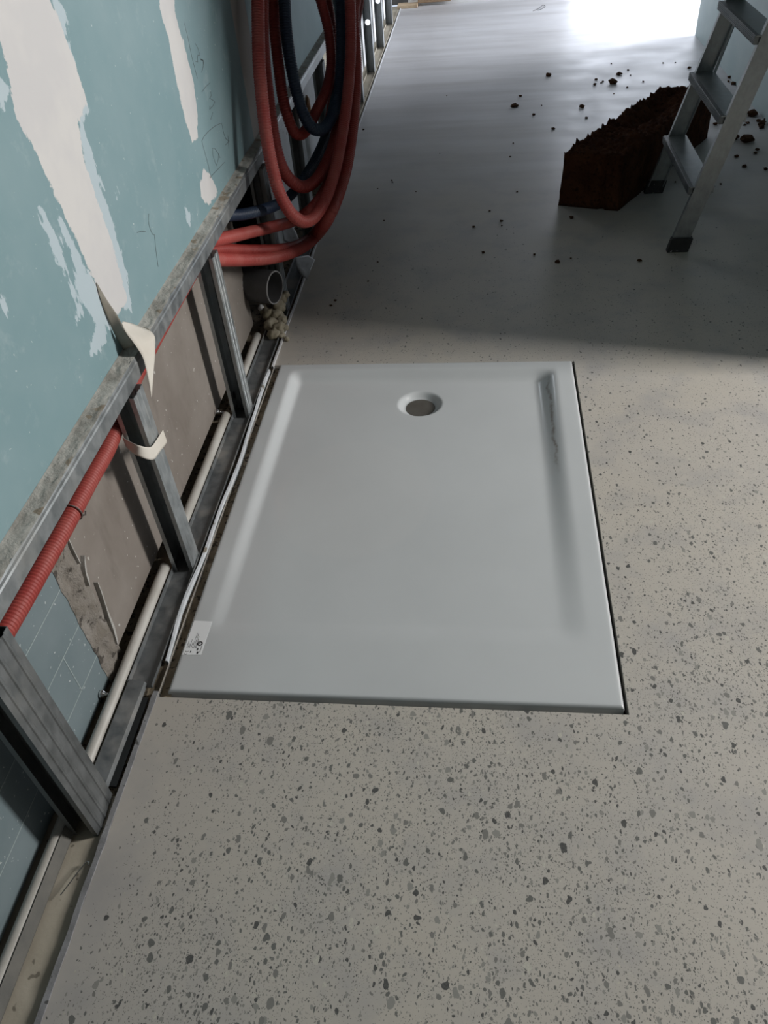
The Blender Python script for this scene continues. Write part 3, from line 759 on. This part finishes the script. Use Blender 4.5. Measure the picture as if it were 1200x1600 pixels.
def lump(bm, c, r, sc=(1, 1, 1), seed=0, amp=.35):
    r0 = bmesh.ops.create_icosphere(bm, subdivisions=3, radius=1)
    for v in r0['verts']:
        d = v.co.normalized(); k = 1 + amp * noise.noise(d * 1.8 + Vector((seed, 0, 0))) + amp * .5 * noise.noise(d * 5 + Vector((0, seed, 0)))
        v.co = Vector(c) + Vector((d.x * sc[0], d.y * sc[1], d.z * sc[2])) * (r * k)
bm = bmesh.new()
for i, (a, b, z, r) in enumerate(((441, 466, .075, .020), (435, 478, .06, .022), (412, 484, .05, .016), (420, 490, .045, .022), (432, 492, .04, .022), (440, 500, .03, .018), (424, 506, .025, .024), (436, 512, .02, .020), (444, 512, .012, .014), (428, 522, .012, .020), (440, 524, .008, .013), (448, 530, .004, .009), (447, 460, .085, .012))):
    p = P(a, b, 2, z); lump(bm, p, r, (1, 1.1, .9), i * 3.1)
tag(obj('foam_lump', bm, FOAM, smooth=True), 'lumps of yellowish expanding foam under the open grey pipe', 'foam')
bm = bmesh.new(); lump(bm, P(408, 481, 2, .06), .011, (1, 1, 1), 44, .2)
tag(obj('foam_lump', bm, WHITE, smooth=True), 'small pale plaster knob left of the yellowish foam', 'foam')
bm = bmesh.new(); lump(bm, P(482, 165, 0, -.735), .028, (.25, .8, 1.5), 9, .4)
tag(obj('foam_plug', bm, ORANGEF, smooth=True), 'orange brown foam plug in the pale board seen through the hoses', 'foam')
# crumpled plastic scraps at the floor edge under the hoses
def scrap(pix, z, label, mat=FILM, sd=1):
    pts = [P(a, b, 2, z) for a, b in pix]; c = sum(pts, Vector()) / len(pts); bm = bmesh.new()
    n = 6; R = [[bm.verts.new(c + (p - c) * (k / n) + Vector((0, 0, .012 * noise.noise(Vector((i * .9, k * .3, sd))) * k / n))) for k in range(1, n + 1)] for i, p in enumerate(pts)]
    cv = bm.verts.new(c)
    for i in range(len(pts)):
        a, b = R[i], R[(i + 1) % len(pts)]; bm.faces.new((cv, a[0], b[0]))
        for k in range(n - 1): bm.faces.new((a[k], a[k + 1], b[k + 1], b[k]))
    geo = bmesh.ops.extrude_face_region(bm, geom=bm.faces[:]); bmesh.ops.translate(bm, vec=(0, 0, -.0012), verts=[v for v in geo['geom'] if isinstance(v, bmesh.types.BMVert)])
    return tag(obj('paper_scrap', bm, mat, smooth=True), label, 'scrap')
scrap([(462, 402), (482, 398), (492, 405), (486, 420), (480, 436), (470, 428), (463, 418)], .03, 'crumpled pale scrap at the floor edge below the lowest red hose', PALEB, 3)
scrap([(440, 352), (452, 350), (462, 360), (468, 378), (456, 382), (444, 378)], .14, 'pale scrap showing between the lower red hoses', PALEB, 8)

# ---------------------------------------------------------------- red conduit inside the wall
bm = bmesh.new()
cen = [P(a, b, 0, -.7165) for a, b in ((-60, 1085), (-10, 1012), (28, 949), (60, 893), (100, 822), (140, 748), (170, 693))]
cen += [Vector((-.7175, y, z)) for y, z in ((1.27, .420), (1.4, .432), (1.6, .438), (1.8, .440), (2.05, .440))]
hose_mesh(bm, cen, .0182, .0068, .0034, 16)
rc = tag(obj('red_conduit', bm, RED2, smooth=True), 'red corrugated conduit running under the rail inside the wall', 'hose')
bm = bmesh.new(); cc = P(112, 801, 0, -.7165); ax = (P(116, 793, 0, -.7165) - P(106, 812, 0, -.7165)).normalized(); N = ax.orthogonal().normalized(); B = ax.cross(N)
ring = [cc + (N * math.cos(a) + B * math.sin(a)) * .0190 for a in [2 * math.pi * k / 20 for k in range(21)]]
tube(bm, ring, .0013, 6); tube(bm, [cc + Vector((.016, 0, -.006)), cc + Vector((.022, .004, -.008)), cc + Vector((.022, .008, -.003))], .0018, 6)
obj('cable_tie', bm, mottled('grey_wire_tie', (.12, .11, .10), (.16, .15, .14), 10, .6), rc)

# ---------------------------------------------------------------- hanging coils
def hx(px, off): return -.635 + .215 * max(-.12, min(1.05, (px - 395) / 165)) + off
def hang(name, pix, off, r, mat, label, x_list=None, group=None):
    pts = []
    for i, (a, b) in enumerate(pix):
        x = hx(a, off) if x_list is None or x_list[i] is None else x_list[i]
        pts.append(P(a, b, 0, x))
    # the coil closes over its hook higher up the wall
    top = Vector((-.60 + off, 2.78 + off * 2, 1.62 + off))
    if pix[0][1] < 0: pts = [top, pts[0].lerp(top, .62) + Vector((0, -.07, .06))] + pts
    if pix[-1][1] < 0: pts = pts + [pts[-1].lerp(top, .62) + Vector((0, .07, .06)), top + Vector((0, .02, 0))]
    bm = bmesh.new(); hose_mesh(bm, pts, r, .0074, .0024, 14)
    return tag(obj(name, bm, mat, smooth=True), label, 'hose', group)
z2 = lambda L: [(330 + a / 4, b / 4) for a, b in L]
hang('red_hose', z2([(290, -220), (292, -60), (292, 0), (294, 200), (300, 400), (316, 600), (338, 800), (358, 930), (385, 1060), (418, 1180), (458, 1270), (510, 1345), (580, 1385), (650, 1350), (720, 1230), (775, 1060), (815, 860), (850, 620), (868, 400), (872, 200), (865, -60), (850, -250)]), .016, .0185, RED2, 'leftmost red corrugated hose of the coil, hanging in front of the teal board')
hang('red_hose', z2([(322, -200), (320, 0), (322, 200), (334, 400), (356, 600), (382, 800), (412, 950), (450, 1060), (505, 1135), (580, 1168), (655, 1125), (720, 1020), (765, 900), (800, 740), (835, 540), (850, 350), (842, 100), (830, -200)]), -.002, .0185, RED, 'second red hose from the left, its loop bottom level with the lower rail')
hang('red_hose', z2([(385, -200), (387, 0), (398, 200), (420, 400), (446, 600), (482, 740), (520, 825), (565, 838), (610, 790), (660, 690), (720, 560), (750, 400), (735, 200), (690, 20), (640, -180)]), -.02, .0175, RED, 'third red hose from the left, its short loop partly behind the blue hose')
hang('blue_hose', z2([(455, -200), (458, 0), (470, 200), (498, 400), (540, 600), (585, 730), (640, 805), (705, 800), (760, 720), (795, 590), (812, 400), (815, 200), (810, -60), (800, -200)]), -.002, .0185, BLUE, 'navy blue corrugated hose hanging in a narrow loop among the red ones')
hang('red_hose', z2([(700, -200), (715, -40), (735, 60), (752, 200), (762, 350), (765, 500), (758, 640), (738, 780), (716, 900), (690, 980), (640, 1060)]), -.035, .019, RED, 'dark red hose coming down right of the blue loop, behind the bundle')
hang('red_hose', [(318, 379), (342, 374), (385, 364), (427, 354), (459, 345), (485, 328), (504, 304), (518, 272), (530, 232), (540, 185), (546, 130), (549, 70), (550, 0), (548, -60)], .0, .0175, RED2, 'uppermost of the three red hoses curving out of the wall low down', [-.69, -.685, -.665, -.628, -.60, None, None, None, None, None, None, None, None, None])
hang('red_hose', [(322, 392), (347, 390), (385, 391), (427, 390), (459, 385), (485, 371), (505, 346), (521, 310), (534, 268), (544, 215), (551, 160), (555, 100), (557, 40), (556, -60)], -.014, .0165, RED, 'middle one of the three red hoses curving out of the wall low down', [-.695, -.69, -.672, -.632, -.605, -.59, None, None, None, None, None, None, None, None])
hang('red_hose', [(322, 405), (350, 406), (385, 406), (419, 404), (449, 397), (474, 386), (495, 368), (514, 340), (530, 302), (542, 260), (550, 210), (555, 160), (557, 100), (553, 30), (550, -60)], .012, .0185, RED2, 'lowest and rightmost red hose, sweeping out just above the grey waste pipe', [-.69, -.685, -.668, -.635, -.605, -.58, -.56, None, None, None, None, None, None, None, None])
hang('blue_hose', [(335, 338), (355, 337), (380, 335), (410, 328), (436, 318), (457, 302), (474, 280), (491, 253), (506, 220), (518, 180), (527, 130), (531, 70), (530, 0), (528, -60)], -.03, .0165, BLUE, 'navy blue hose sweeping out from under the rail behind the red hoses', [-.695, -.688, -.665, -.632, -.618, -.61, None, None, None, None, None, None, None, None])

hk = empty('wall_hook', (-.688, 2.80, 1.56), 'steel hook on the wall carrying the hose coil', 'hook')
bm = bmesh.new(); tube(bm, catmull([(0, 0, 0), (.05, 0, -.005), (.11, 0, -.004), (.15, 0, .01), (.155, 0, .05)], .01), .006, 10); obj('prong', bm, STEEL, hk, smooth=True)
bm = bmesh.new(); box(bm, -.002, .002, -.03, .03, -.05, .03, .001); obj('mounting_plate', bm, STEEL, hk)

# ---------------------------------------------------------------- paper joint tape
def strip(rows, mat, name, label, th=.0004, parent=None, tagit=True):
    bm = bmesh.new(); A = catmull([r[0] for r in rows], .006); B = catmull([r[1] for r in rows], .006)
    n = max(len(A), len(B)); f = lambda L, t: L[min(int(t * (len(L) - 1)), len(L) - 2)].lerp(L[min(int(t * (len(L) - 1)), len(L) - 2) + 1], t * (len(L) - 1) - min(int(t * (len(L) - 1)), len(L) - 2))
    R = []
    for i in range(n + 1):
        a, b = f(A, i / n), f(B, i / n); R.append([bm.verts.new(a.lerp(b, k / 6)) for k in range(7)])
    for a, b in zip(R, R[1:]):
        for k in range(6): bm.faces.new((a[k], a[k + 1], b[k + 1], b[k]))
    o = obj(name, bm, mat, parent, smooth=True)
    s = o.modifiers.new('thickness', 'SOLIDIFY'); s.thickness = th
    return tag(o, label, 'tape') if tagit else o
q = lambda a, b: (100 + a / 4.706, 400 + b / 4.706)
T = lambda a, b, x: P(*q(a, b), 0, x)
strip([(T(425, 492, -.680), T(432, 480, -.684)), (T(455, 560, -.668), T(490, 492, -.680)), (T(500, 620, -.655), T(570, 520, -.670)), (T(545, 685, -.648), T(630, 548, -.658)), (T(580, 745, -.645), T(668, 590, -.646)), (T(607, 840, -.645), T(670, 720, -.642)), (T(632, 960, -.647), T(655, 900, -.644)), (T(642, 1040, -.648), T(648, 1020, -.646))],
      TAPE, 'joint_tape', 'loose cream paper tape peeling off the filler and hanging over the rail')
strip([(T(235, 195, -.6888), T(238, 193, -.6885)), (T(268, 320, -.6885), T(320, 330, -.682)), (T(320, 460, -.688), T(395, 440, -.672)), (T(375, 580, -.6875), T(450, 550, -.662)), (T(436, 690, -.686), T(520, 655, -.656))],
      mottled('brown_tape_back', (.17, .155, .125), (.26, .245, .21), 18, .9, bump=.2), 'joint_tape', 'brown underside of the peeling tape folded against the teal board')  # underside browner and darker than the tape face
rows = []
band = strip([(T(432, 1335, -.698), T(455, 1400, -.698)), (T(500, 1372, -.672), T(510, 1450, -.672)), (T(560, 1395, -.655), T(580, 1485, -.655)), (T(635, 1405, -.6455), T(655, 1498, -.6455)), (T(680, 1350, -.6455), T(700, 1445, -.6455)), (T(722, 1285, -.6475), T(752, 1375, -.6475)), (T(728, 1282, -.66), T(750, 1350, -.665))],
      TAPE, 'joint_tape', 'band of cream paper tape wrapped round the metal stud', .0006)

# ---------------------------------------------------------------- clay block
bm = bmesh.new()
A = Vector((.318, 3.235, 0)); Bq = Vector((.545, 3.158, 0)); Lv = Vector((.50, .80, 0)); nu, nv, nh = 40, 150, 14
BO = A.copy(); Hh = .205
def bp(u, v, h):
    p = A.lerp(Bq, u) + Lv * v
    p += (Bq - A).normalized() * (.018 * (u - .5) * -h)       # slight taper upward
    p.z = h * Hh; return p
def rough(p, s, a): return a * (noise.noise(p * s) + .5 * noise.noise(p * s * 2.7))
grid = {}
def gv(u, v, h, top):
    key = (round(u, 4), round(v, 4), round(h, 4))
    if key in grid: return grid[key]
    p = bp(u, v, h)
    p += Vector((rough(p, 9, .005), rough(p + Vector((5, 0, 0)), 9, .005), 0)) * (1 if h > 0 else .6)
    if h >= 1:
        trough = math.exp(-((u - .42) / .2) ** 2) * math.exp(-((v - .62) / .22) ** 2) * .05
        p.z += -trough + rough(p, 14, .012) + rough(p, 55, .011) + .014 * max(0, noise.noise(p * 90)) + .03 * math.exp(-((u) / .06) ** 2) * max(0, noise.noise(Vector((v * 60, 1, 2)))-.1) + .02 * sm((v - .75) / .2) * 0
    elif h > 0: p += (Vector((noise.noise(p * 40), noise.noise(p * 40 + Vector((3, 1, 0))), 0)) * .0025)
    # split in the front end face
    if v == 0: p += Lv.normalized() * (.02 * math.exp(-((u - .72 - .05 * noise.noise(Vector((h * 4, 0, 0)))) / .035) ** 2))
    grid[key] = bm.verts.new(p - BO); return grid[key]
U = [i / nu for i in range(nu + 1)]; Vv = [i / nv for i in range(nv + 1)]; Hs = [i / nh for i in range(nh + 1)]
for i in range(nu):
    for j in range(nv):
        for h in (0, 1): bm.faces.new([gv(U[i + a], Vv[j + b], h, 1) for a, b in ((0, 0), (1, 0), (1, 1), (0, 1))])
for i in range(nu):
    for k in range(nh):
        for v in (0, 1): bm.faces.new([gv(U[i + a], v, Hs[k + b], 0) for a, b in ((0, 0), (1, 0), (1, 1), (0, 1))])
for j in range(nv):
    for k in range(nh):
        for u in (0, 1): bm.faces.new([gv(u, Vv[j + a], Hs[k + b], 0) for a, b in ((0, 0), (1, 0), (1, 1), (0, 1))])
o = tag(obj('clay_block', bm, BRICK, smooth=True), 'long dark brown block with a crumbly top lying behind the stepladder', 'block'); o.location = BO

# crumbs on the floor: one shape of each kind, then copies
kinds = []
for s in range(4):
    bm = bmesh.new(); bmesh.ops.create_icosphere(bm, subdivisions=2, radius=1)
    for v in bm.verts:
        d = v.co.normalized(); v.co = d * (1 + .6 * noise.noise(d * 1.6 + Vector((s * 7, 0, 0))) + .3 * noise.noise(d * 4 + Vector((0, s * 5, 0)))); v.co.z *= .65
    me = bpy.data.meshes.new('crumb'); bm.to_mesh(me); bm.free(); me.materials.append(CRUMB); kinds.append(me)
proto = None
def crumb(px, py, r, label=None):
    o = bpy.data.objects.new('crumb', kinds[random.randrange(4)]); COL.objects.link(o)
    p = P(px, py, 2, 0); o.location = (p.x, p.y, r * .42); o.scale = (r, r * random.uniform(.7, 1.1), r * .8); o.rotation_euler = (0, 0, random.uniform(0, 6))
    if label: return tag(o, label, 'crumb')
    if px > 1100: return tag(o, 'small brown crumb on the floor between the stepladder and the right wall', 'crumb', 'crumbs by the right wall')
    if py < 230 and px > 760: return tag(o, 'small dark crumb on the bright floor beyond and left of the brown block', 'crumb', 'crumbs beyond the brown block')
    if px > 720: return tag(o, 'tiny dark crumb on the shaded floor in front of the brown block', 'crumb', 'crumbs in front of the brown block')
    return tag(o, 'tiny dark speck of debris on the floor just right of the hose wall', 'crumb', 'specks beside the hose wall')
for px, py, r, l in ((857, 119, .018, 'flat brown crumb on the bright floor, farthest up the photo left of the block'), (957, 131, .026, 'largest brown crumb just beyond the left edge of the block'),
                     (967, 117, .015, 'reddish crumb right above the largest one beyond the block'), (804, 167, .018, 'ragged brown crumb farthest left of the block'),
                     (909, 168, .015, 'round dark crumb between the block and the far crumbs'), (893, 341, .010, 'brown crumb on the floor in front of the block end'),
                     (1166, 221, .032, 'biggest dark chunk on the floor right of the stepladder rail'), (1147, 217, .022, 'dark lump against the right side of the ladder rail'),
                     (1174, 181, .028, 'reddish brown chunk near the foot of the right wall'), (1190, 195, .02, 'dark chunk nearest the right frame edge by the wall')):
    crumb(px, py, r, l)
for px, py, r in ((931, 125, .009), (929, 133, .011), (942, 128, .007), (939, 130, .005), (813, 151, .009), (834, 180, .009), (864, 202, .009), (916, 185, .008), (802, 224, .004), (981, 110, .006), (985, 118, .005),
                  (980, 137, .006), (1005, 128, .006), (1036, 99, .006), (1077, 107, .011), (955, 100, .005), (959, 147, .005), (1148, 212, .010), (1183, 235, .010), (1180, 240, .008), (1151, 245, .009), (1163, 261, .010), (1196, 265, .009),
                  (1126, 288, .005), (755, 395, .006), (740, 355, .006), (783, 346, .006), (784, 353, .004), (835, 398, .005), (871, 410, .009), (999, 408, .008), (892, 404, .004), (808, 300, .004),
                  (797, 245, .004), (846, 165, .004), (1185, 190, .012), (1197, 188, .012), (1189, 200, .014), (1168, 193, .009), (1163, 196, .007), (1140, 122, .012), (1146, 132, .014), (1138, 128, .008), (1118, 195, .012), (1128, 190, .014), (1055, 285, .005),
                  (524, 470, .005), (517, 478, .005), (650, 300, .003), (612, 282, .004), (687, 240, .003), (765, 330, .004), (698, 150, .003), (568, 203, .006), (613, 285, .004), (590, 295, .003), (600, 345, .004), (590, 410, .004), (575, 440, .004), (1055, 98, .004)):
    crumb(px, py, r)

# ---------------------------------------------------------------- stepladder
LO = Vector((.66, 2.785, 0)); ld = empty('stepladder', LO, 'worn aluminium stepladder with black rubber feet standing against the brown block', 'ladder')
tilt = Vector((.25, 0, 1)).normalized(); back = Vector((1, 0, -.25)).normalized()
def rail_y(side, z): return (0 + .012 * z) if side == 0 else (.545 - .045 * z)
LT = 1.30
for side in (0, 1):
    bm = bmesh.new(); s = -1 if side == 0 else 1
    # open channel: web outside, flanges inward
    out = ribbon_profile([(.0, -s * .018), (.0, 0), (.058, 0), (.058, -s * .018)], .0022)
    f = lambda z: (lambda p: (p[0] + .25 * z + .012, rail_y(side, z) + p[1], z + .0))
    extrude(bm, out, f(.03), f(LT))
    obj('side_rail', bm, ALU, ld)
    bm = bmesh.new(); y0 = rail_y(side, 0)
    vs = box(bm, .008, .082, y0 - .012, y0 + .014, 0, .05, .003)
    for v in bm.verts: v.co.x += .2 * v.co.z
    obj('foot', bm, RUBBER, ld)
for k in range(5):
    z = .225 + .222 * k; ya = rail_y(0, z) + .002; yb = rail_y(1, z) - .002; x0 = .25 * z - .004
    if k == 4: break
    bm = bmesh.new(); box(bm, x0, x0 + .082, ya, yb, z - .004, z, .0008)
    stp = obj('step', bm, ALU, ld)
    bm = bmesh.new(); box(bm, x0 - .004, x0 + .010, ya + .001, yb - .001, z - .026, z + .001, .002)
    for j in range(5): box(bm, x0 - .0055, x0 - .0035, ya + .002, yb - .002, z - .024 + j * .005, z - .022 + j * .005)
    obj('tread_lip', bm, mat_steel('dark_tread_lip', .45, (.3, .3, .29), .5, .5) if k == 0 else bpy.data.materials['dark_tread_lip'], stp)
    bm = bmesh.new(); box(bm, x0 + .074, x0 + .079, ya, yb, z - .022, z - .004); obj('rear_flange', bm, ALU, stp)
bm = bmesh.new(); z = 1.30; box(bm, .25 * z - .02, .25 * z + .24, rail_y(0, z) - .01, rail_y(1, z) + .01, z, z + .025, .006); obj('top_platform', bm, ALU, ld)
for side in (0, 1):
    bm = bmesh.new(); y = rail_y(side, 0) + (.022 if side == 0 else -.022)
    p0 = Vector((.25 * 1.28 + .10, rail_y(side, 1.28) + (.02 if side == 0 else -.02), 1.28)); p1 = Vector((.60, y, .02))
    d = (p1 - p0).normalized(); u = Vector((0, 1, 0)); w_ = d.cross(u).normalized()
    obox(bm, (p0 + p1) / 2, d, u, w_, (p1 - p0).length, .018, .03, .002); obj('rear_leg', bm, ALU, ld)
    bm = bmesh.new(); box(bm, p1.x - .02, p1.x + .02, y - .013, y + .013, 0, .035, .003); obj('foot', bm, RUBBER, ld)
bm = bmesh.new(); tube(bm, [(.27, rail_y(1, .8) - .01, .82), (.225, rail_y(1, .6) - .014, .60), (.19, rail_y(1, .5) - .012, .44)], .005, 8); obj('brace', bm, ALU, ld)

# ---------------------------------------------------------------- far end scraps
sc = bmesh.new(); box(sc, -.66, -.50, 7.24, 7.36, 0, .022, .003)
tag(obj('wood_offcut', sc, WOOD), 'pale wood offcut at the far left corner of the floor', 'offcut').location = (0, 0, 0)
bm = bmesh.new(); box(bm, -.50, -.24, 7.30, 7.338, .02, .20, .004)
tag(obj('wood_board', bm, CARD), 'brown board leaning on the far skirting', 'board')
bm = bmesh.new(); tube(bm, catmull([P(a, b, 2, .004) for a, b in ((833, 17), (842, 13), (848, 8), (852, 10), (846, 14), (840, 16))], .01), .0015, 6)
tag(obj('thin_wire', bm, DARK), 'thin curled wire on the bright far floor', 'wire')
